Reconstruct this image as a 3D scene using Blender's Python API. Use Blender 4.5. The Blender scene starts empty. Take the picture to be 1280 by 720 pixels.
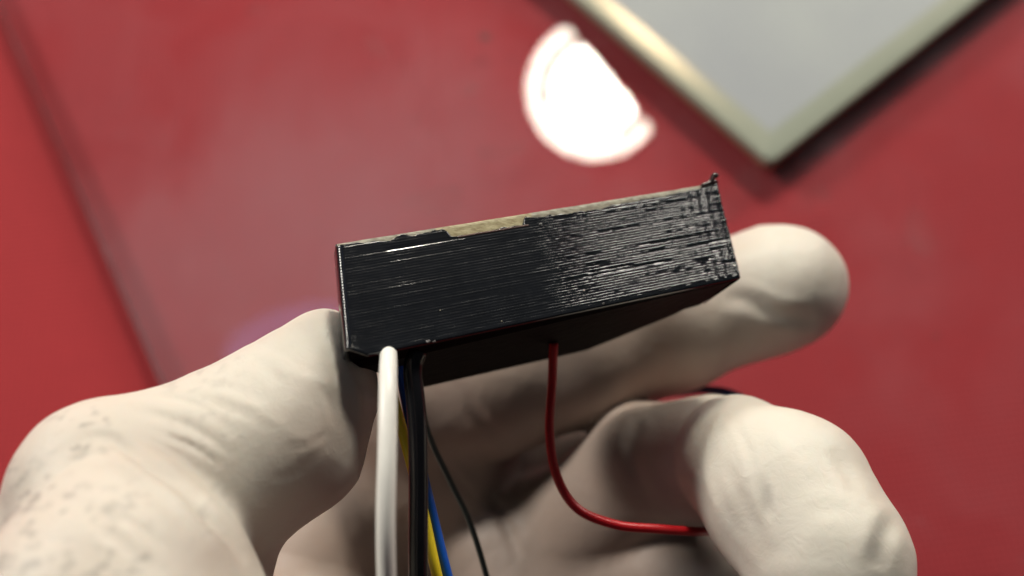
import bpy, bmesh, math, random
import numpy as np
from mathutils import Vector, Matrix

S = bpy.context.scene
C = S.collection
MM = 0.001
rng = np.random.default_rng(11)
random.seed(5)

# ------------------------------------------------------------------ camera
TILT = math.radians(27)
FPX = 1138.0                      # 32 mm lens on a 36 mm wide frame, in pixels of a 1280 wide picture
H0 = 240 * math.cos(TILT)         # camera height above the cloth, mm
ROT = np.array([[1, 0, 0], [0, math.cos(TILT), -math.sin(TILT)], [0, math.sin(TILT), math.cos(TILT)]])
CAM = np.array([0, 0, H0])
cam = bpy.data.cameras.new('camera'); camo = bpy.data.objects.new('camera', cam); C.objects.link(camo)
camo.location = (0, 0, H0 * MM); camo.rotation_euler = (TILT, 0, 0)
cam.lens = 32; cam.sensor_width = 36; cam.clip_start = 0.005; cam.clip_end = 20
cam.dof.use_dof = True; cam.dof.focus_distance = 0.111; cam.dof.aperture_fstop = 11.0
S.camera = camo
S.view_settings.view_transform = 'Standard'
S.view_settings.look = 'None'
S.view_settings.exposure = 0.0
S.view_settings.gamma = 1.0
S.cycles.use_denoising = True
S.cycles.max_bounces = 10
S.cycles.diffuse_bounces = 1
S.cycles.transparent_max_bounces = 16
S.cycles.sample_clamp_indirect = 6.0

# ------------------------------------------------------------------ room light
world = bpy.data.worlds.new("World"); S.world = world; world.use_nodes = True
wb = world.node_tree.nodes['Background']
wb.inputs[0].default_value = (0.80, 0.86, 1.0, 1); wb.inputs[1].default_value = 0.025

LAMP_AT = np.array([78.0, 548.0, 468.0])          # mm; the round work lamp that the glass mirrors
LAMP_FACE = np.array([24.2, 170.1, 6.0])
LAMP_POWER = 150.0

def area(name, loc, target, sx, sy, radiance, col, along):
    l = bpy.data.lights.new(name, 'AREA'); l.shape = 'ELLIPSE' if 'screen' in name else 'RECTANGLE'; l.size = sx; l.size_y = sy
    l.energy = radiance * sx * sy * math.pi; l.color = col
    o = bpy.data.objects.new(name, l); C.objects.link(o)
    o.location = loc
    z = -(Vector(target) - Vector(loc)).normalized(); x = Vector(along); x = (x - z * x.dot(z)).normalized(); y = z.cross(x)
    o.rotation_euler = Matrix((x, y, z)).transposed().to_euler()
    return o
BOXC = (0.005, 0.054, 0.114)
area('thumb_fill', (-1.12, 0.62, 0.82), (-0.03, 0.03, 0.11), 0.26, 0.26, 68.0, (1.0, 0.95, 0.86), (1, 0, 0))  # added fill that brightens the thumb; no such lamp is seen
area('box_highlight_fill', (0.77, 1.10, 0.695), BOXC, 0.66, 0.12, 39.0, (1.0, 0.96, 0.86), (0.912, 0.323, -0.252))  # unseen light, added for the highlights on the box's right half
area('blue_screen_light', (-0.265, 0.445, 0.80), (-0.055, 0.09, 0.006), 0.16, 0.07, 1.6, (0.35, 0.42, 1.0), (1, 0.35, 0))  # unseen source of the bluish glow mirrored in the glass

# ------------------------------------------------------------------ helpers
def W(p):            # camera space (mm) -> world (mm)
    return CAM + (ROT @ np.asarray(p, float).T).T
def cs(px, py, d):   # a point d mm in front of the lens
    return np.array([(px - 640) / FPX * d, (360 - py) / FPX * d, -d])
def wp(px, py, d): return W(cs(px, py, d))
def tab(px, py, z):
    r = ROT @ np.array([(px - 640) / FPX, (360 - py) / FPX, -1.0])
    return CAM + r * ((z - H0) / r[2])

def tag(o, label=None, cat=None, group=None, kind=None):
    if label: o['label'] = label
    if cat: o['category'] = cat
    if group: o['group'] = group
    if kind: o['kind'] = kind
    return o
def empty(name, loc):
    o = bpy.data.objects.new(name, None); o.empty_display_size = 0.01; C.objects.link(o)
    o.location = [c * MM for c in loc]; return o
def mesh(name, verts, faces, mat, parent=None, smooth=True, origin=None):
    """verts in world mm"""
    v = np.asarray(verts, float)
    o_ = np.array(parent.location) / MM if parent is not None and parent.type == 'EMPTY' else (np.asarray(origin, float) if origin is not None else np.zeros(3))
    if parent is not None and parent.type != 'EMPTY':
        q = parent; o_ = np.zeros(3)
        while q is not None:
            o_ = o_ + np.array(q.location) / MM; q = q.parent
    me = bpy.data.meshes.new(name)
    me.from_pydata(((v - o_) * MM).tolist(), [], faces.tolist() if hasattr(faces, 'tolist') else faces)
    me.materials.append(mat)
    me.polygons.foreach_set('use_smooth', [smooth] * len(me.polygons))
    me.update()
    o = bpy.data.objects.new(name, me); C.objects.link(o)
    if parent is not None: o.parent = parent
    else: o.location = o_ * MM
    return o

def mat(name):
    m = bpy.data.materials.new(name); m.use_nodes = True
    nt = m.node_tree; b = nt.nodes['Principled BSDF']
    return m, nt, b
def N(nt, typ, **kw):
    n = nt.nodes.new(typ)
    for k, v in kw.items():
        if k in n.inputs: n.inputs[k].default_value = v
        else: setattr(n, k, v)
    return n
def noise(nt, scale, detail=4, rough=0.55, vec=None, dist=0.0):
    n = N(nt, 'ShaderNodeTexNoise'); n.inputs['Scale'].default_value = scale
    n.inputs['Detail'].default_value = detail; n.inputs['Roughness'].default_value = rough
    n.inputs['Distortion'].default_value = dist
    if vec is not None: nt.links.new(vec, n.inputs['Vector'])
    return n
def ramp(nt, src, stops):
    r = nt.nodes.new('ShaderNodeValToRGB')
    el = r.color_ramp.elements
    while len(el) < len(stops): el.new(0.5)
    for e, (p, c) in zip(el, stops):
        e.position = p; e.color = (c, c, c, 1) if not hasattr(c, '__len__') else (*c, 1)
    nt.links.new(src, r.inputs[0]); return r
def mixc(nt, fac, a, b, mode='MIX'):
    m = nt.nodes.new('ShaderNodeMix'); m.data_type = 'RGBA'; m.blend_type = mode
    for sock, val in ((m.inputs[0], fac), (m.inputs[6], a), (m.inputs[7], b)):
        if hasattr(val, 'is_output'): nt.links.new(val, sock)
        elif hasattr(val, '__len__'): sock.default_value = (*val, 1)
        else: sock.default_value = val
    return m.outputs[2]
def math_(nt, op, a, b=None):
    m = nt.nodes.new('ShaderNodeMath'); m.operation = op
    for i, v in enumerate((a, b)):
        if v is None: continue
        if hasattr(v, 'is_output'): nt.links.new(v, m.inputs[i])
        else: m.inputs[i].default_value = v
    return m.outputs[0]
def bump(nt, b, h, strength, dist):
    n = nt.nodes.new('ShaderNodeBump'); n.inputs['Strength'].default_value = strength; n.inputs['Distance'].default_value = dist
    nt.links.new(h, n.inputs['Height']); nt.links.new(n.outputs[0], b.inputs['Normal']); return n
def objco(nt):
    return nt.nodes.new('ShaderNodeTexCoord').outputs['Object']
def mapping(nt, v, rot=(0, 0, 0), scale=(1, 1, 1)):
    m = nt.nodes.new('ShaderNodeMapping'); m.inputs['Rotation'].default_value = rot; m.inputs['Scale'].default_value = scale
    nt.links.new(v, m.inputs['Vector']); return m.outputs[0]

# ------------------------------------------------------------------ materials
def m_cloth():
    m, nt, b = mat('red_woven_cloth')
    co = objco(nt)
    v = mapping(nt, co, rot=(0, 0, math.radians(38)))
    sx = nt.nodes.new('ShaderNodeSeparateXYZ'); nt.links.new(v, sx.inputs[0])
    k = 2 * math.pi / 0.0022
    a = math_(nt, 'SINE', math_(nt, 'MULTIPLY', sx.outputs[0], k))
    c = math_(nt, 'SINE', math_(nt, 'MULTIPLY', sx.outputs[1], k))
    w = math_(nt, 'MULTIPLY', a, c)
    w01 = math_(nt, 'MULTIPLY_ADD', w, 0.5); w01.node.inputs[2].default_value = 0.5
    n1 = noise(nt, 9, 4, 0.6, co); n2 = noise(nt, 900, 3, 0.6, co); n3 = noise(nt, 190, 5, 0.65, co)
    base = mixc(nt, ramp(nt, n1.outputs[0], [(0.25, 0.0), (0.75, 1.0)]).outputs[0], (0.315, 0.021, 0.030), (0.395, 0.029, 0.039))
    base = mixc(nt, ramp(nt, n3.outputs[0], [(0.35, 0.0), (0.75, 0.3)]).outputs[0], base, (0.48, 0.034, 0.042))
    base = mixc(nt, math_(nt, 'MULTIPLY', w01, 0.85), base, (0.22, 0.018, 0.024))
    base = mixc(nt, math_(nt, 'MULTIPLY', n2.outputs[0], 0.3), base, (0.60, 0.065, 0.06))
    nt.links.new(base, b.inputs['Base Color'])
    b.inputs['Roughness'].default_value = 0.85
    b.inputs['Specular IOR Level'].default_value = 0.25
    bump(nt, b, math_(nt, 'ADD', w01, math_(nt, 'MULTIPLY', n2.outputs[0], 0.6)), 0.5, 0.0003)
    return m
def m_clear(name, tint, film=0.05, rough=0.02, filmcol=(0.6, 0.62, 0.66), ceiling_haze=None):
    """a clear pane: what is behind shows through, fresnel mirror on top, a thin dusty film"""
    m = bpy.data.materials.new(name); m.use_nodes = True; nt = m.node_tree; nt.nodes.clear()
    out = nt.nodes.new('ShaderNodeOutputMaterial')
    tr = nt.nodes.new('ShaderNodeBsdfTransparent'); tr.inputs[0].default_value = (*tint, 1)
    gl = nt.nodes.new('ShaderNodeBsdfGlossy'); gl.inputs['Roughness'].default_value = rough; gl.inputs[0].default_value = (1, 1, 1, 1)
    df = nt.nodes.new('ShaderNodeBsdfDiffuse'); df.inputs[0].default_value = (*filmcol, 1)
    fr = nt.nodes.new('ShaderNodeFresnel'); ge_ = nt.nodes.new('ShaderNodeNewGeometry')
    # the node inverts the index on back faces; feed it the inverse there, so a thin pane acts alike from both sides
    ior = math_(nt, 'MULTIPLY_ADD', ge_.outputs['Backfacing'], 1 / 1.5 - 1.5); ior.node.inputs[2].default_value = 1.5
    nt.links.new(ior, fr.inputs[0])
    co = objco(nt)
    n1 = noise(nt, 22, 6, 0.62, co, 0.6); n2 = noise(nt, 130, 5, 0.6, co)
    r = ramp(nt, n1.outputs[0], [(0.42, 0.25), (0.72, 1.0)])
    dust = ramp(nt, n2.outputs[0], [(0.66, 0.0), (0.76, 1.0)])
    f = math_(nt, 'MULTIPLY', math_(nt, 'ADD', r.outputs[0], dust.outputs[0]), film)
    if ceiling_haze is not None:            # pale ceiling reflection, painted into the film as haze
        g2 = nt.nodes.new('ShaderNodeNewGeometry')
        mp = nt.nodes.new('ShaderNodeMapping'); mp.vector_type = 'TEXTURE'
        mp.inputs['Location'].default_value = tuple(c * MM for c in ceiling_haze[0]); mp.inputs['Rotation'].default_value = (0, 0, 0.45); mp.inputs['Scale'].default_value = (ceiling_haze[1] * MM, ceiling_haze[2] * MM, 1)
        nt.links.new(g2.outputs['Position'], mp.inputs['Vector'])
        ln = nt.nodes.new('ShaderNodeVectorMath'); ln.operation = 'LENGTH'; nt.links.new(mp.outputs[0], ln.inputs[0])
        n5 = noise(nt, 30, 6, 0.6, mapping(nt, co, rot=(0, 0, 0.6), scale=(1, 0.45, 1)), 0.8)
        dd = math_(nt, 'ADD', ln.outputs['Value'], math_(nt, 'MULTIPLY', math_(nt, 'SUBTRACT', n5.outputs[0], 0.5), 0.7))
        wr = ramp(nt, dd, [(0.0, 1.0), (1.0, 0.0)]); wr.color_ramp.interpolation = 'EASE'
        f = math_(nt, 'ADD', f, math_(nt, 'MULTIPLY', wr.outputs[0], ceiling_haze[3]))
    a = nt.nodes.new('ShaderNodeMixShader'); nt.links.new(f, a.inputs[0]); nt.links.new(tr.outputs[0], a.inputs[1]); nt.links.new(df.outputs[0], a.inputs[2])
    c = nt.nodes.new('ShaderNodeMixShader'); nt.links.new(fr.outputs[0], c.inputs[0]); nt.links.new(a.outputs[0], c.inputs[1]); nt.links.new(gl.outputs[0], c.inputs[2])
    nt.links.new(c.outputs[0], out.inputs[0])
    return m
def m_plain(name, col, rough=0.5, spec=0.5, metal=0.0, coat=0.0, nscale=None, namp=0.25, bumpd=None):
    m, nt, b = mat(name)
    b.inputs['Base Color'].default_value = (*col, 1); b.inputs['Roughness'].default_value = rough
    b.inputs['Specular IOR Level'].default_value = spec; b.inputs['Metallic'].default_value = metal
    b.inputs['Coat Weight'].default_value = coat; b.inputs['Coat Roughness'].default_value = 0.1
    if nscale:
        co = objco(nt); n = noise(nt, nscale, 5, 0.6, co)
        c = mixc(nt, n.outputs[0], tuple(x * (1 - namp) for x in col), tuple(min(1, x * (1 + namp)) for x in col))
        nt.links.new(c, b.inputs['Base Color'])
        if bumpd: bump(nt, b, n.outputs[0], 0.6, bumpd)
    return m
def m_plastic():
    m, nt, b = mat('black_printed_plastic')
    co = objco(nt)
    n = noise(nt, 260, 4, 0.6, co); n2 = noise(nt, 3500, 2, 0.6, co); n3 = noise(nt, 900, 4, 0.6, co)
    nt.links.new(mixc(nt, n.outputs[0], (0.006, 0.007, 0.009), (0.016, 0.018, 0.023)), b.inputs['Base Color'])
    r = ramp(nt, n3.outputs[0], [(0.3, 0.11), (0.7, 0.17)])
    at = nt.nodes.new('ShaderNodeAttribute'); at.attribute_name = 'dull'
    nt.links.new(math_(nt, 'ADD', r.outputs[0], math_(nt, 'MULTIPLY', at.outputs['Fac'], 0.02)), b.inputs['Roughness'])
    b.inputs['Specular IOR Level'].default_value = 0.95
    bump(nt, b, n2.outputs[0], 0.15, 0.00002)
    return m
def m_board():
    m, nt, b = mat('fibreglass_board_edge')
    co = objco(nt); v = mapping(nt, co, rot=(0, 0, math.radians(-9)), scale=(0.25, 1, 1))
    n = noise(nt, 2600, 5, 0.7, v); n2 = noise(nt, 500, 4, 0.6, co)
    c = mixc(nt, ramp(nt, n.outputs[0], [(0.35, 0), (0.65, 1)]).outputs[0], (0.16, 0.14, 0.10), (0.46, 0.43, 0.33))
    at = nt.nodes.new('ShaderNodeAttribute'); at.attribute_name = 'bare'
    c2 = mixc(nt, ramp(nt, n.outputs[0], [(0.35, 0), (0.62, 1)]).outputs[0], (0.24, 0.18, 0.08), (0.52, 0.46, 0.27))
    c = mixc(nt, at.outputs['Fac'], c, c2)
    nt.links.new(c, b.inputs['Base Color']); b.inputs['Roughness'].default_value = 0.45
    bump(nt, b, n.outputs[0], 0.8, 0.00008)
    return m
def m_glove():
    m, nt, b = mat('white_latex_glove')
    co = objco(nt)
    big = noise(nt, 28, 4, 0.55, co); mid = noise(nt, 120, 4, 0.6, co)
    fine = noise(nt, 1500, 4, 0.65, co); crep = noise(nt, 520, 5, 0.62, co, 1.2)
    base = mixc(nt, ramp(nt, big.outputs[0], [(0.35, 0), (0.7, 1)]).outputs[0], (0.73, 0.695, 0.615), (0.72, 0.64, 0.565))
    base = mixc(nt, ramp(nt, mid.outputs[0], [(0.45, 0), (0.8, 0.45)]).outputs[0], base, (0.70, 0.60, 0.50))
    # grime worked into the creases
    g = nt.nodes.new('ShaderNodeAttribute'); g.attribute_name = 'grime'
    base = mixc(nt, g.outputs['Fac'], base, (0.33, 0.30, 0.27))
    p = nt.nodes.new('ShaderNodeAttribute'); p.attribute_name = 'flush_and_shade'
    base = mixc(nt, p.outputs['Fac'], base, (0.27, 0.15, 0.115))  # thumb flush, and the palm's shade painted into the glove colour
    nt.links.new(base, b.inputs['Base Color'])
    b.inputs['Roughness'].default_value = 0.5; b.inputs['Specular IOR Level'].default_value = 0.35
    b.inputs['Subsurface Weight'].default_value = 0.12
    b.inputs['Subsurface Radius'].default_value = (1.0, 0.45, 0.28); b.inputs['Subsurface Scale'].default_value = 0.0016
    h = math_(nt, 'ADD', math_(nt, 'MULTIPLY', fine.outputs[0], 0.35), crep.outputs[0])
    bump(nt, b, h, 0.35, 0.0002)
    return m
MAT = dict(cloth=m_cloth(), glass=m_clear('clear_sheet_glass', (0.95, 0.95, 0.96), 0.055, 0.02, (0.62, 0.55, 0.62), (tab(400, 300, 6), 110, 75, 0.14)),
           glass_edge=m_clear('ground_glass_edge', (0.30, 0.26, 0.25), 0.12, 0.15, (0.40, 0.34, 0.31)),
           plastic=m_plastic(), board=m_board(), glove=m_glove())

# ------------------------------------------------------------------ the cloth and the sheet of glass
L = 1500
o = mesh('tablecloth', [(-L, -L, 0), (L, -L, 0), (L, L, 0), (-L, L, 0)], [(0, 1, 2, 3)], MAT['cloth'], smooth=False)
tag(o, 'red woven cloth covering the whole table top', kind='structure')

ga, gb = tab(0, 20, 6.0), tab(200, 480, 6.0)
ge = (gb - ga) / np.linalg.norm(gb - ga); gp = np.array([-ge[1], ge[0], 0]);
if gp[0] < 0: gp = -gp
c0 = ga - ge * 160; c1 = ga + ge * 420; c2 = c1 + gp * 560; c3 = c0 + gp * 560
glass = empty('glass_sheet', (c0 + c1 + c2 + c3) / 4 * np.array([1, 1, 0]))
tag(glass, 'large clear sheet of glass lying flat on the red cloth under everything else', 'glass sheet')
quad = [c0, c1, c2, c3]
def zed(p, z): return np.array([p[0], p[1], z])
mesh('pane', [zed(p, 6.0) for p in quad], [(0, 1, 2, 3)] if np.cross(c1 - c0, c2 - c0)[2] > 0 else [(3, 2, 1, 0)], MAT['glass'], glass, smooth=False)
for i in range(4):
    p, q = quad[i], quad[(i + 1) % 4]
    t = (q - p) / np.linalg.norm(q - p); cen = sum(quad) / 4
    n = np.array([-t[1], t[0], 0]); n = n if n @ (cen - p) > 0 else -n     # inwards
    vs, fs = [], []
    prof = [(0, 0.3), (-0.0, 4.9), (0.35, 5.7), (1.1, 5.98)]                # ground arris
    for e in (p, q):
        for w_, z in prof: vs.append(zed(e + n * w_ + (t if e is p else -t) * (0.02 + w_), z + 0.01))
    k = len(prof)
    for j in range(k - 1): fs.append((j, j + 1, k + j + 1, k + j))
    mesh('polished_edge', vs, fs, MAT['glass_edge'], glass, smooth=True)

m_smudge_reflection = m_clear('smudge_reflection_film', (0.98, 0.98, 0.98), 0.032, 0.06, (0.7, 0.68, 0.68))
m_speck = m_plain('dark_speck', (0.05, 0.015, 0.015), 0.7)
def spot(name, px_, py_, ra, rb, ang, m_, z=6.03, n_=40):
    c_ = tab(px_, py_, z); vs = []
    for k in range(n_):
        a = 2 * math.pi * k / n_; q = 1 + 0.12 * math.sin(2 * a + px_) + 0.06 * math.sin(3 * a + py_)
        x, y = ra * q * math.cos(a), rb * q * math.sin(a)
        vs.append(c_ + np.array([x * math.cos(ang) - y * math.sin(ang), x * math.sin(ang) + y * math.cos(ang), 0]))
    return mesh(name, vs, [tuple(range(n_))], m_, glass, smooth=False)
for px_, py_, ra, rb, an in ((625, 190, 7, 3.2, 0.3), (320, 10, 3, 3, 0), (588, 112, 4, 2.5, 1), (545, 250, 9, 4, 0.2), (930, 235, 14, 3.5, 0.9), (1010, 250, 8, 3, 0.5), (470, 60, 6, 2.5, 2.2), (1150, 290, 7, 4, 1.4)):
    spot('smudge_reflection', px_, py_, ra, rb, an, m_smudge_reflection)  # smudges; the long one by the plate corner paints a hazy reflection
spot('speck', 606, 46, 1.5, 1.2, 0, m_speck); spot('speck', 520, 150, 0.5, 0.4, 0, m_speck); spot('speck', 1170, 420, 0.6, 0.4, 0, m_speck)

# ------------------------------------------------------------------ the thick bevelled plate at the back
PT = 10.6
pa = tab(965, 203, PT); e1 = tab(712, -12, PT) - pa; e1 /= np.linalg.norm(e1)
e2 = np.array([-e1[1], e1[0], 0]); e2 = e2 if e2[0] > 0 else -e2
PL = 150
cen = pa + (e1 + e2) * PL / 2
plate = empty('mirror_plate', zed(cen, 6))
tag(plate, 'thick pale grey-green square plate with sloping rim, lying on the glass behind the hand', 'plate')
m_top, nt, b = mat('pale_mirror_face')
co = objco(nt); n = noise(nt, 16, 3, 0.5, co)
nt.links.new(mixc(nt, ramp(nt, n.outputs[0], [(0.3, 0), (0.7, 1)]).outputs[0], (0.29, 0.31, 0.335), (0.35, 0.375, 0.375)), b.inputs['Base Color'])
b.inputs['Roughness'].default_value = 0.5; b.inputs['Specular IOR Level'].default_value = 0.2
m_rim, nt, b = mat('greenish_glass_rim')
co = objco(nt); n = noise(nt, 60, 4, 0.5, co)
nt.links.new(mixc(nt, n.outputs[0], (0.28, 0.31, 0.26), (0.34, 0.365, 0.30)), b.inputs['Base Color'])
b.inputs['Roughness'].default_value = 0.22; b.inputs['Specular IOR Level'].default_value = 0.28; b.inputs['Specular Tint'].default_value = (1.0, 0.70, 0.40, 1)
m_side = m_plain('copper_brown_side', (0.30, 0.15, 0.10), 0.45, 0.5, 0.0, nscale=200, namp=0.4)
def ring(inset, z, r=2.5):
    pts = []
    for cx, cy, a0 in ((1, 1, 180), (0, 1, 270), (0, 0, 0), (1, 0, 90)):
        pass
    h = PL / 2 - inset; rr = max(0.3, r - inset * 0.4)
    for (sx, sy, a0) in ((1, 1, 0), (-1, 1, 90), (-1, -1, 180), (1, -1, 270)):
        for k in range(6):
            a = math.radians(a0 + 18 * k)
            x = sx * (h - rr) + rr * math.cos(a); y = sy * (h - rr) + rr * math.sin(a)
            pts.append(zed(cen + e1 * x + e2 * y, z))
    return pts
def loft(rings, cap=False):
    vs = [p for r_ in rings for p in r_]; n_ = len(rings[0]); fs = []
    for j in range(len(rings) - 1):
        for i in range(n_):
            a, b_ = j * n_ + i, j * n_ + (i + 1) % n_
            fs.append((a, b_, b_ + n_, a + n_))
    if cap: fs.append(tuple(range((len(rings) - 1) * n_, len(rings) * n_)))
    return vs, fs
def fixn(o):
    bm = bmesh.new(); bm.from_mesh(o.data); bmesh.ops.recalc_face_normals(bm, faces=bm.faces); bm.to_mesh(o.data); bm.free(); return o
Z = PT - 19.0
vs, fs = loft([ring(0.25, 7.9), ring(0.0, 8.1), ring(0.0, 18.0 + Z), ring(0.5, 18.45 + Z), ring(1.2, 18.6 + Z), ring(6.6, 18.96 + Z), ring(7.1, 18.98 + Z)])
fixn(mesh('bevelled_rim', vs, fs, m_rim, plate))
vs, fs = loft([ring(7.08, 18.6 + Z), ring(7.08, 18.99 + Z), ring(7.6, 19.02 + Z)], cap=True)
fixn(mesh('mirror_face', vs, fs, m_top, plate, smooth=False))
vs, fs = loft([ring(0.5, 6.05), ring(0.1, 6.3), ring(0.1, 7.8), ring(0.6, 7.95)])
fixn(mesh('brown_backing', vs, fs, m_side, plate))

# ------------------------------------------------------------------ the round work lamp (outside the frame, mirrored in the glass)
lamp = empty('work_lamp', LAMP_AT)
tag(lamp, 'round white work lamp on a jointed arm, seen mirrored in the glass sheet', 'lamp')
ldir = (LAMP_FACE - LAMP_AT); ldir /= np.linalg.norm(ldir)
lx = np.cross(ldir, [0, 0, 1.0]); lx /= np.linalg.norm(lx); ly = np.cross(lx, ldir)
m_em = bpy.data.materials.new('lamp_diffuser'); m_em.use_nodes = True
nt = m_em.node_tree; nt.nodes.clear(); em = nt.nodes.new('ShaderNodeEmission'); em.inputs[0].default_value = (1, 0.93, 0.79, 1); em.inputs[1].default_value = LAMP_POWER
nt.links.new(em.outputs[0], nt.nodes.new('ShaderNodeOutputMaterial').inputs[0])
m_em2 = m_em.copy(); m_em2.name = 'lamp_ring_diffuser'; m_em2.node_tree.nodes['Emission'].inputs[1].default_value = LAMP_POWER * 0.3
m_white = m_plain('white_lamp_enamel', (0.75, 0.74, 0.72), 0.35)
def disc(r0, r1, a0, a1, off, n_=96, flap=False):
    vs, fs = [], []
    for i in range(n_ + 1):
        a = a0 + (a1 - a0) * i / n_
        cc = -0.677 * math.cos(a) - 0.735 * math.sin(a); lim_ = LR * 0.25 / cc if cc > 0.05 else 1e9
        for r_ in ((min(r0, lim_), min(r1, lim_)) if not flap else (min(lim_, LR), LR * 1.01)): vs.append(LAMP_AT + (lx * math.cos(a) + ly * math.sin(a)) * r_ + ldir * off)
    for i in range(n_): fs.append((2 * i, 2 * i + 1, 2 * i + 3, 2 * i + 2))
    return vs, fs
LR = 63.0
vs, fs = disc(0.01, LR * 0.64, 0, 2 * math.pi, 0)
mesh('bulb_diffuser', vs, fs, m_em, lamp, smooth=False)
vs, fs = disc(LR * 0.81, LR, 0, 2 * math.pi, 0)
mesh('ring_diffuser', vs, fs, m_em2, lamp, smooth=False)
vs, fs = disc(LR * 0.641, LR * 0.809, 0.16 * math.pi, 0.66 * math.pi, -0.1)
mesh('lower_diffuser', vs, fs, m_em, lamp, smooth=False)
vs, fs = disc(LR * 0.641, LR * 0.809, 0.66 * math.pi, 2.16 * math.pi, -0.5)
mesh('divider', vs, fs, m_white, lamp, smooth=False)
vs, fs = disc(0, 0, 0, 2 * math.pi, 0.6, flap=True)
mesh('added_flap', vs, fs, m_plain('black_card', (0.02, 0.02, 0.02), 0.8, 0.1), lamp, smooth=False)  # added flap, cuts the lamp's mirrored disc along a chord
prof = [(LR * 1.0, 1.0), (LR * 1.06, 3.0), (LR * 1.08, -2), (LR * 1.02, -16), (LR * 0.7, -34), (LR * 0.3, -42), (0.5, -43)]
vs, fs = [], []
for r_, off in prof:
    for i in range(48):
        a = 2 * math.pi * i / 48; vs.append(LAMP_AT + (lx * math.cos(a) + ly * math.sin(a)) * r_ + ldir * off)
for j in range(len(prof) - 1):
    for i in range(48): fs.append((j * 48 + i, j * 48 + (i + 1) % 48, (j + 1) * 48 + (i + 1) % 48, (j + 1) * 48 + i))
mesh('lamp_shade', vs, fs, m_white, lamp)

def catmull(pts, n_=10):
    P_ = [np.asarray(p, float) for p in pts]; P_ = [2 * P_[0] - P_[1]] + P_ + [2 * P_[-1] - P_[-2]]; out = []
    for i in range(1, len(P_) - 2):
        for k in range(n_):
            t = k / n_; a, b_, c_, d_ = P_[i - 1:i + 3]
            out.append(0.5 * (2 * b_ + (c_ - a) * t + (2 * a - 5 * b_ + 4 * c_ - d_) * t * t + (3 * b_ - a - 3 * c_ + d_) * t ** 3))
    out.append(P_[-2]); return out
def tube(pts, r, seg=14, n_=10, round_ends=True, flat=1.0):
    c_ = catmull(pts, n_) if len(pts) > 2 else [np.asarray(p, float) for p in pts]
    rr = [r] * len(c_)
    if round_ends:
        t0 = (c_[1] - c_[0]); t0 /= np.linalg.norm(t0)
        c_ = [c_[0] - t0 * r * 0.45 * flat, c_[0] - t0 * r * 0.3 * flat] + c_; rr = [r * (0.35 if flat > 0.5 else 0.8), r * (0.8 if flat > 0.5 else 0.93)] + rr
    vs, fs = [], []; up = np.array([0.3, 0.2, 1.0]); prev = None
    for i, p in enumerate(c_):
        t = c_[min(i + 1, len(c_) - 1)] - c_[max(i - 1, 0)]; t /= np.linalg.norm(t)
        x = (prev if prev is not None else np.cross(t, up)); x = x - t * (x @ t); x /= np.linalg.norm(x); prev = x; y = np.cross(t, x)
        for k in range(seg):
            a = 2 * math.pi * k / seg; vs.append(p + (x * math.cos(a) + y * math.sin(a)) * rr[i])
    for i in range(len(c_) - 1):
        for k in range(seg):
            fs.append((i * seg + k, i * seg + (k + 1) % seg, (i + 1) * seg + (k + 1) % seg, (i + 1) * seg + k))
    fs.append(tuple(range(seg))[::-1]); fs.append(tuple(range((len(c_) - 1) * seg, len(c_) * seg)))
    return vs, fs
back = LAMP_AT - ldir * 42
vs, fs = tube([back, back + np.array([10, 60, 30]), back + np.array([20, 160, 20])], 5)
mesh('lamp_arm', vs, fs, m_white, lamp)
vs, fs = tube([back + np.array([20, 160, 20]), back + np.array([22, 175, -120]), back + np.array([24, 190, 6 - back[2]])], 6)
mesh('lamp_post', vs, fs, m_white, lamp)

# ------------------------------------------------------------------ the printed box
D0 = 106.0
rTL, rTR, rBR, rBL = [cs(*p, 1.0) for p in ((420, 303), (897, 227), (927, 348), (433, 451))]
A = np.stack([rTL, -rTR, rBR, -rBL], 1); n_ = np.linalg.svd(A)[2][-1]; n_ = n_ / n_[0] * D0
TL, TR, BR, BL = [W(r_ * k) for r_, k in zip((rTL, rTR, rBR, rBL), n_)]
BW = np.linalg.norm(TR - TL); BH = np.linalg.norm(BL - TL)
bu = (TR - TL) / BW; bv = (BL - TL) / BH; bn = np.cross(bv, bu); bn /= np.linalg.norm(bn)
if bn @ (CAM - TL) < 0: bn = -bn                        # outwards, towards the lens
bq = np.cross(bn, bv); bq = bq if bq @ bu > 0 else -bq
def B(u, v, w): return TL + bu * u + bv * v + bn * w    # box space, mm (w negative: into the box)
box = empty('printed_box', B(BW / 2, BH / 2, -8))
tag(box, 'small black printed box with fine layer lines held between finger and thumb', 'box')

def vnoise(n_knots, x):
    """smooth 1-D value noise, x in knot units"""
    k = rng.standard_normal(n_knots + 3); i = np.clip(np.floor(x).astype(int), 0, n_knots); f = x - i; f = f * f * (3 - 2 * f)
    return k[i] * (1 - f) + k[i + 1] * f
# plan outline from left-back round the front to right-back: (u, w, nu, nw)
path = []
def addp(u, w, a): path.append((u, w, math.cos(a), math.sin(a)))
for k in range(10): addp(0.25 * (1 - k / 9) , -4.0 + 3.1 * k / 9, math.pi)
RL = 0.9
for k in range(1, 9): a = math.pi - (math.pi / 2) * k / 9; addp(RL + RL * math.cos(a), -RL + RL * math.sin(a), a)
NU = 470
for k in range(NU + 1): addp(RL + (BW - RL - 0.35) * k / NU, 0, math.pi / 2)
for k in range(1, 5): a = math.pi / 2 * (1 - k / 5); addp(BW - 0.35 + 0.35 * math.cos(a), -0.35 + 0.35 * math.sin(a), a)
for k in range(24): addp(BW - 0.02 * k, -0.35 - 9.5 * (k + 1) / 24, 0.0)
path = np.array(path); NS = len(path)
LAY, SUB = 41, 8
LH = BH / LAY
nv = LAY * SUB + 1
vv = np.arange(nv) / SUB * LH
U = path[:, 0]
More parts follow.
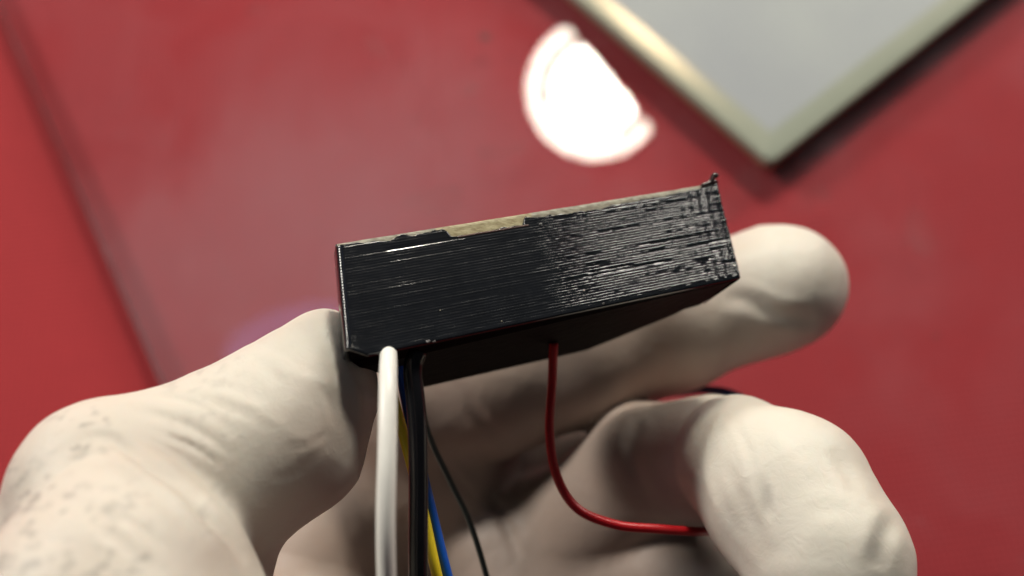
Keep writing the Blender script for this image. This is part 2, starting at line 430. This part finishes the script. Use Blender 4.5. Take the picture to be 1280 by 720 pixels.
Hh = np.zeros((nv, NS))
lay_off = rng.normal(0, 0.012, LAY + 1)
for j in range(LAY):
    n1 = vnoise(int(BW / 0.9) + 2, np.clip(U, 0, BW) / 0.9) * 0.006
    n2 = vnoise(int(BW / 4) + 2, np.clip(U, 0, BW) / 4.0) * 0.008
    gloss = np.clip((U - BW * 0.465 - rng.uniform(-0.9, 0.9)) / 2.6, 0, 1)
    amp = (0.023 + 0.029 * gloss) * (1 + 0.10 * rng.standard_normal()) + 0.009 * gloss * vnoise(int(BW / 2) + 2, np.clip(U, 0, BW) / 2.0) + 0.006 * gloss * vnoise(int(BW / 0.6) + 2, np.clip(U, 0, BW) / 0.6)
    gap = 0.0
    for _g in range(rng.choice([0, 1, 2, 3], p=[0.52, 0.28, 0.14, 0.06])):                              # a lagging layer for part of its length
        a0 = rng.uniform(5, BW); a1 = a0 + rng.choice([rng.uniform(1, 4), rng.uniform(5, 20)])
        gap = gap - (rng.uniform(0.02, 0.045) if a0 > BW * 0.4 else 0.012) * np.clip((U - a0) / 0.6, 0, 1) * np.clip((a1 - U) / 0.6, 0, 1)
    rp = rng.uniform(-0.25, 0.25)
    if j % 4 == 0 or rng.random() < 0.2: rg = rng.uniform(0.35, 1.35); rp0 = rng.uniform(-0.7, 0.7)
    rp += rp0
    ring_ = (0.058 * rg + 0.006 * rng.standard_normal()) * np.exp(-np.clip(BW - U, 0, 99) / 5.0) * np.sin(2 * math.pi * (BW - U) / 1.45 + rp)
    ring2 = 0.008 * rng.standard_normal() * np.exp(-np.clip(BW - U, 0, 99) / 7.0) * np.sin(2 * math.pi * (BW - U) / 0.62 + rp * 5)
    right = np.clip((U - BW * 0.45) / 6, 0, 1)
    for s in range(SUB + 1):
        f = s / SUB; prof_ = 1 - abs(2 * f - 1) ** 2.2
        i = j * SUB + s
        if s == SUB and j < LAY - 1: continue
        Hh[i] = amp * prof_ + (lay_off[j] * (0.35 + 0.65 * gloss) + n1 * (0.3 + gloss) + n2 * (0.4 + gloss) + gap) * math.sin(math.pi * f) ** 2 + ring_ + ring2
# dull press marks and a long scratch on the left half
for (u0, u1, v0, dv, dep) in ((5.5, 16, 2.0, 0.30, -0.035), (31, 38, 9.6, 0.14, -0.08), (38, 45, 8.4, 0.16, -0.07)):
    Hh += dep * np.exp(-((vv[:, None] - v0 + 0.006 * (U[None] - u0)) / dv) ** 2) * (np.clip((U[None] - u0) / 0.5, 0, 1) * np.clip((u1 - U[None]) / 0.5, 0, 1))
# top rim: the wall stops short of the board, its lip ragged; the notch bares the board
UN0, UN1 = 13.4, 24.2
lip = 0.55 + 0.10 * vnoise(int(BW / 1.6) + 2, np.clip(U, 0, BW) / 1.6) + 0.06 * vnoise(int(BW / 0.5) + 2, np.clip(U, 0, BW) / 0.5)
lip = lip - 0.30 * np.clip((3 - U) / 3, 0, 1) + 0.25 * np.clip((U - 3) / 2, 0, 1) * np.clip((7.5 - U) / 2, 0, 1)
lip += 0.55 * np.clip((U - 24.2) / 2.5, 0, 1) * np.clip((BW - 3 - U) / 16, 0, 1) * (1 - 0.0 * U)
notch = np.clip((U - UN0) / 0.7, 0, 1) ** 1.5 * np.clip((UN1 - U) / 0.5, 0, 1)
bot = 1.66 + 0.09 * vnoise(int(BW / 0.7) + 2, np.clip(U, 0, BW) / 0.7)
lim = np.where(notch > 0, lip + (bot - lip) * notch, lip)
inside = (vv[:, None] < lim[None])
onfront = (path[:, 3] > 0.35)[None]
drop = np.clip((lim[None] - vv[:, None]) / 0.10, 0, 1)
Hh = np.where(inside & onfront, Hh * (1 - drop) - 0.62 * drop, Hh)
# bottom rim: a smooth squashed first layer
foot = np.clip((vv - (BH - 0.75)) / 0.15, 0, 1)[:, None]
Hh = Hh * (1 - foot) + foot * (0.03 + 0.01 * np.sin(U * 1.7)[None]) - 0.25 * np.clip((vv - (BH - 0.30)) / 0.30, 0, 1)[:, None] ** 2
# front bottom-left corner is knocked off
VV = np.repeat(vv[:, None], NS, 1); UU = np.repeat(U[None], nv, 0) + Hh * path[:, 2][None]; WW = np.repeat(path[:, 1][None], nv, 0) + Hh * path[:, 3][None]
cut = np.clip(1.4 - UU * 0.55 , 0, 9); lowm = np.clip((VV - (BH - 3.5)) / 3.5, 0, 1)
VV2 = VV - cut * lowm
cols = UU.reshape(-1), VV2.reshape(-1), WW.reshape(-1)
Vv = TL + np.outer(cols[0], bu) + np.outer(cols[1], bv) + np.outer(cols[2], bn)
idx = np.arange(nv * NS).reshape(nv, NS)
F_ = np.stack([idx[:-1, :-1], idx[:-1, 1:], idx[1:, 1:], idx[1:, :-1]], -1).reshape(-1, 4)
o = mesh('printed_wall', Vv, F_[:, ::-1], MAT['plastic'], box)
at = o.data.attributes.new('dull', 'FLOAT', 'POINT')
at.data.foreach_set('value', (1 - np.clip((UU - BW * 0.475 + 1.0 + 0.5 * np.sin(VV * 1.3)) / 1.5, 0, 1)).reshape(-1).astype(np.float32))
tag(o, 'ridged front wall, dull on the left and glossy with ringing marks on the right')
# back, underside and inner tray: a second shell with a stepped back edge
plan = [(0.6, -0.7), (BW - 0.7, -0.7), (BW - 0.9, -9.6), (BW - 3.2, -10.3), (BW - 4.0, -12.2), (BW - 10, -18.5), (BW - 14, -22.5), (13, -22.5), (9, -15), (2.2, -5.2), (0.9, -3.9)]
vs, fs = [], []
for z, ins in ((1.0, 0.0), (BH - 0.5, 0.0), (BH - 0.12, 0.10), (BH - 0.05, 0.5)):
    for (u, w) in plan:
        cu, cw = BW / 2, -12; d_ = math.hypot(u - cu, w - cw); k = 1 - ins / d_
        zz = z - max(0, 1.4 - u * 0.55) * (1 if z > 5 else 0)
        vs.append(B(cu + (u - cu) * k, zz, cw + (w - cw) * k))
n_ = len(plan)
for j in range(3):
    for i in range(n_): fs.append((j * n_ + i, j * n_ + (i + 1) % n_, (j + 1) * n_ + (i + 1) % n_, (j + 1) * n_ + i))
fs.append(tuple(range(n_))); fs.append(tuple(range(3 * n_, 4 * n_)))
m_dark = m_plain('matt_black_plastic', (0.0025, 0.002, 0.0022), 0.6, 0.06, nscale=700, namp=0.5, bumpd=0.0002)
fixn(mesh('box_tray', vs, fs, m_dark, box, smooth=False))
# circuit board
nb = 220; vs, bare = [], []
ub = np.linspace(0.15, BW - 0.25, nb)
topv = -0.02 + 0.012 * vnoise(60, np.linspace(0, 58, nb))
rows = [(-0.0, -3.6), (0.0, -0.62), (0.03, -0.50), (0.10, -0.46), (0.5, -0.46), (1.0, -0.46), (1.5, -0.46), (1.85, -0.46), (1.85, -3.6)]
rr_ = rng.normal(0, 0.012, (len(rows), nb))
for ri, (v_, w_) in enumerate(rows):
    for i in range(nb):
        vs.append(B(ub[i], v_ + topv[i], w_ + (rr_[ri, i] if 2 < ri < 8 else 0)))
        t = 1.0 if UN0 - 1 < ub[i] < UN1 + 1 else 0.0
        bare.append(t)
idx = np.arange(len(rows) * nb).reshape(len(rows), nb)
fs = np.stack([idx[:-1, :-1], idx[:-1, 1:], idx[1:, 1:], idx[1:, :-1]], -1).reshape(-1, 4)[:, ::-1]
board = mesh('circuit_board', vs, fs, MAT['board'], box)
at = board.data.attributes.new('bare', 'FLOAT', 'POINT'); at.data.foreach_set('value', bare)
tag(board, 'pale fibreglass board edge, yellowish where the black wall is broken away')
m_brown = m_plain('scorched_brown_flux', (0.07, 0.025, 0.018), 0.4, nscale=900, namp=0.6)
vs, fs = tube([B(UN0 + 1.6, 1.86, -0.12), B(17.5, 1.84, -0.10), B(20, 1.86, -0.10), B(22.5, 1.83, -0.11), B(UN1 + 0.2, 1.84, -0.08)], 0.17, 8, 8)
mesh('flux_line', vs, fs, m_brown, box)
# solder-like nub at the top right corner, small burrs
def blob(name, cen_, axes, m_, parent, seed=0, amp=0.15, n1=18, n2=12):
    r_ = np.random.default_rng(seed); ks = r_.normal(0, 3.0, (5, 3)); ph = r_.uniform(0, 6.28, 5); vs, fs = [], []
    for i in range(n2 + 1):
        th = math.pi * i / n2
        for k in range(n1):
            a = 2 * math.pi * k / n1; d_ = np.array([math.sin(th) * math.cos(a), math.sin(th) * math.sin(a), math.cos(th)])
            s_ = 1 + amp * np.mean(np.sin(ks @ d_ + ph))
            vs.append(np.asarray(cen_) + (axes[0] * d_[0] + axes[1] * d_[1] + axes[2] * d_[2]) * s_)
    for i in range(n2):
        for k in range(n1): fs.append((i * n1 + k, i * n1 + (k + 1) % n1, (i + 1) * n1 + (k + 1) % n1, (i + 1) * n1 + k))
    return mesh(name, vs, fs, m_, parent)
m_nub = m_plain('melted_black_plastic', (0.03, 0.018, 0.018), 0.22, 0.6, nscale=500, namp=0.8)
vs, fs = tube([B(BW - 2.4, 0.15, -0.35), B(BW - 1.3, -0.05, -0.1), B(BW - 0.75, -0.55, 0.0), B(BW - 0.45, -0.95, 0.05), B(BW - 0.1, -0.95, 0.1), B(BW + 0.15, -0.62, 0.1)], 0.34, 10, 6)
o = mesh('melted_nub', vs, fs, m_nub, box)
blob('melted_corner', B(BW - 0.6, 0.1, -0.2), (bu * 0.75, bv * 0.42, bn * 0.4), m_nub, box, 3, 0.5)
m_burr = m_plain('pale_burr', (0.14, 0.13, 0.13), 0.3, 0.5, nscale=900, namp=0.5)
for (u, v_, s_) in ((9.6, BH - 0.25, 0.26), (10.3, BH - 0.1, 0.16), (32.6, BH - 0.45, 0.14), (30.3, BH - 2.6, 0.09), (18.9, BH - 0.85, 0.09), (11.5, 10.7, 0.09), (47.0, 4.2, 0.12), (26.0, 2.0, 0.14)):
    blob('plastic_burr', B(u, v_, 0.08), (bu * s_, bv * s_ * 0.8, bn * s_ * 0.7), m_burr if s_ > 0.1 else MAT['board'], box, int(u * 7), 0.9, 10, 7)

# ------------------------------------------------------------------ wires
def m_wire(name, col, rough=0.35): return m_plain(name, col, rough, 0.5, nscale=300, namp=0.08)
def wire(label, pts, r, m_):
    vs, fs = tube([wp(*p) for p in pts], r, 16, 10, flat=0.3)
    return tag(mesh('wire', vs, fs, m_, box), label)
wire('thick white wire hanging from the lower left corner', [(485.5, 440, 104.6), (485.5, 449, 102), (485, 474, 97.5), (484, 560, 93.5), (482, 650, 92), (484, 740, 93), (492, 860, 96)], 1.0, m_wire('white_insulation', (0.94, 0.92, 0.87), 0.35))
wire('thick black wire beside the white one', [(522, 440, 106.5), (516, 463, 106), (521, 520, 105), (523, 600, 104.5), (523, 730, 104.5), (530, 860, 108)], 1.12, m_wire('black_insulation', (0.006, 0.006, 0.008), 0.25))
wire('blue wire crossing behind the black one', [(497, 440, 112), (506, 490, 112), (516, 540, 112), (537, 630, 112), (563, 735, 112), (600, 860, 116)], 0.68, m_wire('blue_insulation', (0.012, 0.12, 0.62)))
wire('yellow wire running along the blue one', [(474, 440, 110.5), (489, 490, 110.5), (506, 550, 110.5), (529, 640, 110.5), (550, 735, 110.5), (585, 860, 117)], 0.66, m_wire('yellow_insulation', (0.90, 0.68, 0.03)))
wire('thin dark grey wire lying against the palm', [(515, 455, 122), (535, 540, 124), (562, 600, 126), (588, 655, 127), (612, 735, 128), (640, 860, 132)], 0.42, m_wire('grey_insulation', (0.07, 0.09, 0.08)))
wire('thin red wire curving round to the bent finger', [(692, 430, 124), (690, 480, 124), (687, 540, 123), (696, 595, 122), (722, 636, 121), (770, 656, 120), (820, 661, 120), (862, 664, 122), (885, 664, 126)], 0.62, m_wire('red_insulation', (0.62, 0.012, 0.02)))
wire('dark blue wire behind the bent finger', [(790, 395, 168), (800, 450, 170), (835, 488, 163), (880, 487, 156), (925, 497, 150), (990, 540, 154)], 0.75, m_wire('navy_insulation', (0.015, 0.02, 0.10)))

# ------------------------------------------------------------------ the gloved hand: one surface from a distance field
def chain(nodes): return [(cs(*a[:3]), a[3], cs(*b_[:3]), b_[3]) for a, b_ in zip(nodes[:-1], nodes[1:])]
G = {}
G['thumb'] = (chain([(180, 900, 112, 17), (118, 770, 100, 14.5), (135, 618, 99, 9.6), (250, 590, 104, 9.8), (352, 538, 109, 10.2), (392, 478, 111, 7.6), (408, 425, 112, 3.7)]), 3.2)
G['thumb_low'] = (chain([(262, 612, 108, 10.2), (205, 720, 112, 13)]), 2.0)
G['thenar'] = (chain([(148, 655, 93, 7.8), (150, 760, 90, 13.5), (165, 900, 92, 17.5)]), 3.0)
G['index'] = (chain([(540, 560, 162, 13), (515, 490, 157, 13.5), (610, 462, 156, 14.5), (725, 435, 155, 13.0), (845, 402, 154, 11.2), (915, 378, 154, 10.2), (966, 362, 154, 10.3), (984, 358, 154, 9.6)]), 2.5)
G['middle'] = (chain([(590, 740, 172, 12), (705, 668, 158, 10.6), (812, 583, 143, 9.5), (895, 575, 132, 9.4)]), 2.0)
G['middle_tip'] = (chain([(925, 575, 126, 9.0), (985, 622, 117, 10.2), (1034, 692, 111, 9.2), (1036, 716, 110, 8.9)]), 3.0)
G['ring'] = (chain([(600, 800, 172, 12), (730, 720, 156, 10.6), (850, 720, 146, 9.8), (940, 790, 132, 10), (985, 860, 126, 9.5)]), 2.5)
G['little'] = (chain([(560, 930, 175, 11.5), (700, 880, 158, 9.5), (800, 900, 142, 9.0), (860, 960, 132, 8.6)]), 2.5)
G['palm'] = (chain([(560, 720, 186, 15), (560, 830, 180, 20)]) + chain([(600, 640, 176, 13), (740, 590, 174, 10.5)]) + chain([(480, 560, 163, 9), (410, 700, 161, 11), (370, 860, 155, 20)]) + chain([(545, 700, 176, 10), (600, 840, 168, 12)]) + chain([(545, 560, 166, 13), (570, 760, 180, 16)]) + chain([(200, 900, 112, 16), (330, 960, 140, 24), (520, 960, 170, 24)]) + chain([(630, 690, 158, 8), (700, 830, 150, 11)]), 7.0)
G['wrist'] = (chain([(400, 960, 155, 27), (420, 1250, 175, 27)]) + chain([(400, 960, 155, 27), (330, 1250, 170, 24)]), 6.0)

def cone_sd(P_, a, ra, b_, rb):
    ab = (b_ - a).astype(np.float32); pa_ = P_ - a.astype(np.float32)
    t = np.clip((pa_ @ ab) / np.float32(ab @ ab), 0, 1)
    return np.sqrt(((pa_ - t[..., None] * ab) ** 2).sum(-1)) - (ra + (rb - ra) * t)
def smin(a, b_, k):
    h = np.clip(0.5 + 0.5 * (b_ - a) / k, 0, 1)
    return b_ * (1 - h) + a * h - k * h * (1 - h)
def sdf(P_):
    tot = None
    gk = {'thumb': 4, 'thumb_low': 5, 'thenar': 1.6, 'index': 4, 'middle': 2.5, 'middle_tip': 0.5, 'ring': 2.0, 'little': 2.0, 'palm': 5, 'wrist': 8}
    for name, (prims, k) in G.items():
        g = None
        for (a, ra, b_, rb) in prims:
            d_ = cone_sd(P_, a, ra, b_, rb)
            g = d_ if g is None else smin(g, d_, k)
        tot = g if tot is None else smin(tot, g, gk[name])
    return tot
allp = np.array([q for pr, k in G.values() for p in pr for q in (p[0] - p[1], p[0] + p[1], p[2] - p[3], p[2] + p[3])])
lo = allp.min(0) - 2; hi = allp.max(0) + 2
H = 0.95
dims = np.ceil((hi - lo) / H).astype(int) + 1
gx, gy, gz = [lo[i] + H * np.arange(dims[i]) for i in range(3)]
fld = np.empty(dims, np.float32)
for i0 in range(0, dims[0], 24):
    X, Y, Z = np.meshgrid(gx[i0:i0 + 24], gy, gz, indexing='ij')
    fld[i0:i0 + 24] = sdf(np.stack([X, Y, Z], -1).astype(np.float32))
def surface_nets(f):
    s = f < 0; nx, ny, nz = f.shape
    corner = np.zeros((nx - 1, ny - 1, nz - 1), np.int16)
    for dx in (0, 1):
        for dy in (0, 1):
            for dz in (0, 1): corner += s[dx:nx - 1 + dx, dy:ny - 1 + dy, dz:nz - 1 + dz]
    act = (corner > 0) & (corner < 8); ids = -np.ones(act.shape, np.int64); cells = np.argwhere(act); ids[act] = np.arange(len(cells))
    acc = np.zeros((len(cells), 3)); cnt = np.zeros(len(cells))
    offs = [(a, b_, c_) for a in (0, 1) for b_ in (0, 1) for c_ in (0, 1)]
    for o1 in offs:
        for ax in range(3):
            if o1[ax]: continue
            o2 = list(o1); o2[ax] = 1
            f1 = f[tuple((cells + o1).T)]; f2 = f[tuple((cells + o2).T)]; mk = (f1 < 0) != (f2 < 0)
            t = np.where(mk, f1 / np.where(mk, f1 - f2, 1), 0); p = np.tile(np.array(o1, float), (len(cells), 1)); p[:, ax] += t
            acc[mk] += p[mk]; cnt[mk] += 1
    V_ = cells + acc / cnt[:, None]; Q = []
    for ax in range(3):
        o2 = [0, 0, 0]; o2[ax] = 1
        sl1 = [slice(1, -1)] * 3; sl1[ax] = slice(0, f.shape[ax] - 1); sl2 = [slice(1, -1)] * 3; sl2[ax] = slice(1, None)
        a = s[tuple(sl1)]; b_ = s[tuple(sl2)]; e = np.argwhere(a != b_); flip = a[tuple(e.T)]
        base = e + 1; base[:, ax] -= 1
        u_, v_ = [(1, 2), (2, 0), (0, 1)][ax]
        def idc(du, dv):
            q = base.copy(); q[:, u_] -= du; q[:, v_] -= dv; return ids[tuple(q.T)]
        q = np.stack([idc(1, 1), idc(0, 1), idc(0, 0), idc(1, 0)], 1); q[~flip] = q[~flip][:, ::-1]; Q.append(q)
    return V_, np.concatenate(Q)
V_, Q_ = surface_nets(fld)
V_ = lo + V_ * H
def grad(P_, e=0.05):
    g = np.zeros_like(P_)
    for i in range(3):
        d_ = np.zeros(3, np.float32); d_[i] = e
        g[:, i] = (sdf(P_ + d_) - sdf(P_ - d_)) / (2 * e)
    return g / np.maximum(np.linalg.norm(g, axis=1, keepdims=True), 1e-6)
def subdivide(V_, Q_):
    E_ = np.concatenate([Q_[:, [0, 1]], Q_[:, [1, 2]], Q_[:, [2, 3]], Q_[:, [3, 0]]]); Es = np.sort(E_, 1)
    ue, inv = np.unique(Es, axis=0, return_inverse=True); inv = inv.reshape(-1); nvv = len(V_); nq = len(Q_)
    em_ = (V_[ue[:, 0]] + V_[ue[:, 1]]) / 2; fc = V_[Q_].mean(1)
    e0, e1_, e2_, e3 = [nvv + inv[i * nq:(i + 1) * nq] for i in range(4)]; fcid = nvv + len(ue) + np.arange(nq)
    Q2 = np.concatenate([np.stack([Q_[:, 0], e0, fcid, e3], 1), np.stack([Q_[:, 1], e1_, fcid, e0], 1), np.stack([Q_[:, 2], e2_, fcid, e1_], 1), np.stack([Q_[:, 3], e3, fcid, e2_], 1)])
    return np.concatenate([V_, em_, fc]), Q2
# sharpen the mesh only where the picture can see it
V_, Q_ = subdivide(V_, Q_)
V_ = V_.astype(np.float32)
for _ in range(2):
    g = grad(V_, 0.08); V_ = V_ - g * np.clip(sdf(V_), -0.6, 0.6)[:, None]
nrm = grad(V_, 0.25)

# noise on points
perm = rng.random((32, 32, 32)).astype(np.float32)
def n3(P_, cell):
    q = P_ / cell; i = np.floor(q).astype(int); f = q - i; f = f * f * (3 - 2 * f); r_ = 0
    for dx in (0, 1):
        for dy in (0, 1):
            for dz in (0, 1):
                w_ = (f[:, 0] if dx else 1 - f[:, 0]) * (f[:, 1] if dy else 1 - f[:, 1]) * (f[:, 2] if dz else 1 - f[:, 2])
                r_ = r_ + w_ * perm[(i[:, 0] + dx) % 32, (i[:, 1] + dy) % 32, (i[:, 2] + dz) % 32]
    return r_ * 2 - 1
px = 640 + V_[:, 0] / -V_[:, 2] * FPX; py = 360 - V_[:, 1] / -V_[:, 2] * FPX; dep = -V_[:, 2]
facing = np.clip((nrm * -V_).sum(1) / np.linalg.norm(V_, axis=1) * 2.0, 0, 1)
disp = 0.30 * n3(V_, 9.0) + 0.08 * n3(V_, 3.6) + 0.03 * n3(V_, 1.5)
def stroke(pts, width, amount, dr, side=0.0, taper=True):
    """press (amount<0) or raise a soft line into the glove; width in mm, dr = depth range of the surface it lies on"""
    global disp
    d_best = np.full(len(V_), 1e9); tt = np.zeros(len(V_)); sg = np.zeros(len(V_))
    P2 = np.stack([px, py], 1); pts = [np.array(p, float) for p in catmull([(*p, 0) for p in pts], 6)]; pts = [p[:2] for p in pts]
    m_ = (dep > dr[0]) & (dep < dr[1]) & (facing > 0)
    Pm = P2[m_]; db = np.full(len(Pm), 1e9); tb = np.zeros(len(Pm)); sb = np.zeros(len(Pm)); n_ = len(pts) - 1
    for i in range(n_):
        a, b_ = pts[i], pts[i + 1]; ab = b_ - a; t = np.clip(((Pm - a) @ ab) / max(ab @ ab, 1e-6), 0, 1); r_ = Pm - a - t[:, None] * ab
        d_ = np.hypot(r_[:, 0], r_[:, 1]); u_ = d_ < db; db[u_] = d_[u_]; tb[u_] = (i + t[u_]) / n_
        sb[u_] = np.sign(ab[0] * r_[u_, 1] - ab[1] * r_[u_, 0])
    dm = db * dep[m_] / FPX / width
    env = np.sin(np.pi * np.clip(tb, 0, 1)) ** 0.6 if taper else 1.0
    amount *= 0.45; prof_ = -np.abs(amount) * np.exp(-dm ** 2) * np.sign(-amount) + abs(amount) * 0.35 * np.exp(-((dm - 1.7) / 0.8) ** 2) * (1 if amount < 0 else 0)
    disp[m_] += prof_ * env * facing[m_] + side * np.exp(-(dm / 2.5)) * env * sb * facing[m_]
TR_ = (80, 118)
for pts, w_, a in (
    ([(140, 552), (178, 580), (218, 606), (252, 636), (286, 672), (306, 706)], 0.62, -1.9),
    ([(165, 575), (205, 590), (240, 612), (262, 640)], 0.45, -0.8),
    ([(95, 548), (130, 548), (165, 562), (205, 585)], 0.6, -0.35),
    ([(100, 585), (150, 596), (200, 625), (240, 665)], 0.7, -0.30),
    ([(150, 512), (200, 520), (250, 540), (290, 570)], 0.6, -0.5),
    ([(186, 492), (230, 500), (272, 520)], 0.35, -0.35), ([(205, 545), (245, 560), (280, 585)], 0.35, -0.4), ([(70, 590), (98, 572), (128, 566)], 0.4, -0.35), ([(392, 470), (410, 500), (418, 535)], 0.4, -0.25), ([(356, 560), (384, 556), (412, 540)], 0.35, -0.25), ([(120, 640), (165, 655), (205, 690)], 0.5, -0.5),
    ([(175, 500), (235, 498), (300, 515), (345, 540)], 0.6, -0.22),
    ([(120, 535), (170, 540), (225, 562), (262, 590)], 0.5, 0.25),
    ([(210, 478), (270, 480), (330, 500)], 0.5, -0.18),
    ([(310, 450), (335, 460), (350, 480)], 0.8, -0.35),
    ([(436, 455), (452, 478), (460, 510), (455, 545)], 0.6, -0.5),
    ([(422, 450), (440, 490), (444, 530)], 0.6, -0.25),
    ([(340, 600), (372, 590), (402, 560)], 0.6, -0.15),
    ([(60, 620), (110, 640), (150, 680), (190, 715)], 0.8, -0.25),
    ([(30, 670), (90, 690), (140, 720)], 0.8, -0.25)):
    stroke(pts, w_, a, TR_)
FR = (96, 128)
for pts, w_, a in (
    ([(926, 490), (897, 530), (884, 580), (898, 636), (935, 690), (960, 725)], 0.7, 0.55),
    ([(950, 596), (958, 622), (962, 650)], 0.7, -0.45),
    ([(905, 575), (935, 640), (965, 700)], 0.8, -0.3), ([(915, 520), (935, 560), (945, 600)], 0.6, -0.2),
    ([(1040, 560), (1060, 590), (1075, 625)], 1.0, -0.35),
    ([(1122, 640), (1106, 672), (1096, 712)], 1.2, -0.9),
    ([(1000, 640), (1040, 635), (1070, 650)], 0.9, -0.15),
    ([(960, 520), (990, 545), (1010, 580)], 1.0, -0.2)):
    stroke(pts, w_, a, FR)
for pts, w_, a in (
    ([(900, 372), (935, 375), (965, 390), (1000, 398), (1020, 392)], 1.3, -1.0),
    ([(820, 430), (835, 455), (838, 480)], 0.9, -0.5),
    ([(560, 470), (600, 520), (640, 560)], 1.0, -0.4)):
    stroke(pts, w_, a, (138, 175))
for pts, w_, a in (
    ([(800, 520), (790, 560), (800, 600), (820, 640)], 1.0, -0.6),
    ([(600, 600), (625, 640), (650, 700)], 1.0, -0.8),
    ([(545, 560), (580, 610), (640, 640)], 1.0, -0.5)):
    stroke(pts, w_, a, (125, 190))
V2 = V_ + nrm * disp[:, None]
# worn-in grime: small slanting streaks on the thumb side, and pressed-flesh flush on the thumb; palm shade painted in by depth
u1 = px * 0.82 + py * 0.57; u2 = -px * 0.57 + py * 0.82
q = np.stack([px * 0.9 - py * 0.44, px * 0.44 + py * 0.9, dep * 0], 1)
st = n3(np.stack([q[:, 0] / 10.0, q[:, 1] / 5.0, dep * 0 + 3.3], 1), 1.0) * 0.6 + n3(np.stack([q[:, 0] / 15.0, q[:, 1] / 7.0, dep * 0 + 9.1], 1), 1.0) * 0.4
clus = n3(np.stack([px / 55, py / 45, dep * 0 + 5.5], 1), 1.0)
onth = ((px < 330) & (dep < 118)).astype(float) * np.clip((330 - px) / 120, 0, 1)
grime = np.clip((st - 0.12) * 3.0, 0, 1) * np.clip((clus + 0.30) * 1.8, 0, 1) * onth * 0.60
grime += 0.5 * np.exp(-((px - 958) ** 2 / 60 + (py - 625) ** 2 / 260)) * (dep < 128) + 0.6 * np.exp(-((px - 1098) ** 2 / 300 + (py - 700) ** 2 / 500)) * (dep < 128)
flush_and_shade = 0.45 * np.exp(-(((px - 405) / 60) ** 2 + ((py - 560) / 90) ** 2)) * (dep < 125) + 0.35 * np.exp(-(((px - 280) / 60) ** 2 + ((py - 700) / 40) ** 2)) * (dep < 125) \
    + 0.25 * np.exp(-(((px - 200) / 70) ** 2 + ((py - 560) / 40) ** 2)) * (dep < 125) + 0.62 * np.clip((dep - 118) / 20, 0, 1) * np.clip((960 - px) / 120, 0, 1)  # last term darkens the deep palm, shade put into the colour
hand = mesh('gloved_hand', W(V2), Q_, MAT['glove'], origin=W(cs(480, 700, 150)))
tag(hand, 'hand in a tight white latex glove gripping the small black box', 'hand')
for nm, arr in (('grime', grime), ('flush_and_shade', flush_and_shade)):
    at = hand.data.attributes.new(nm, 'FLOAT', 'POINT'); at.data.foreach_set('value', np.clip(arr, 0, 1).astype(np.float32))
print('hand verts', len(V2), 'box', BW, BH)
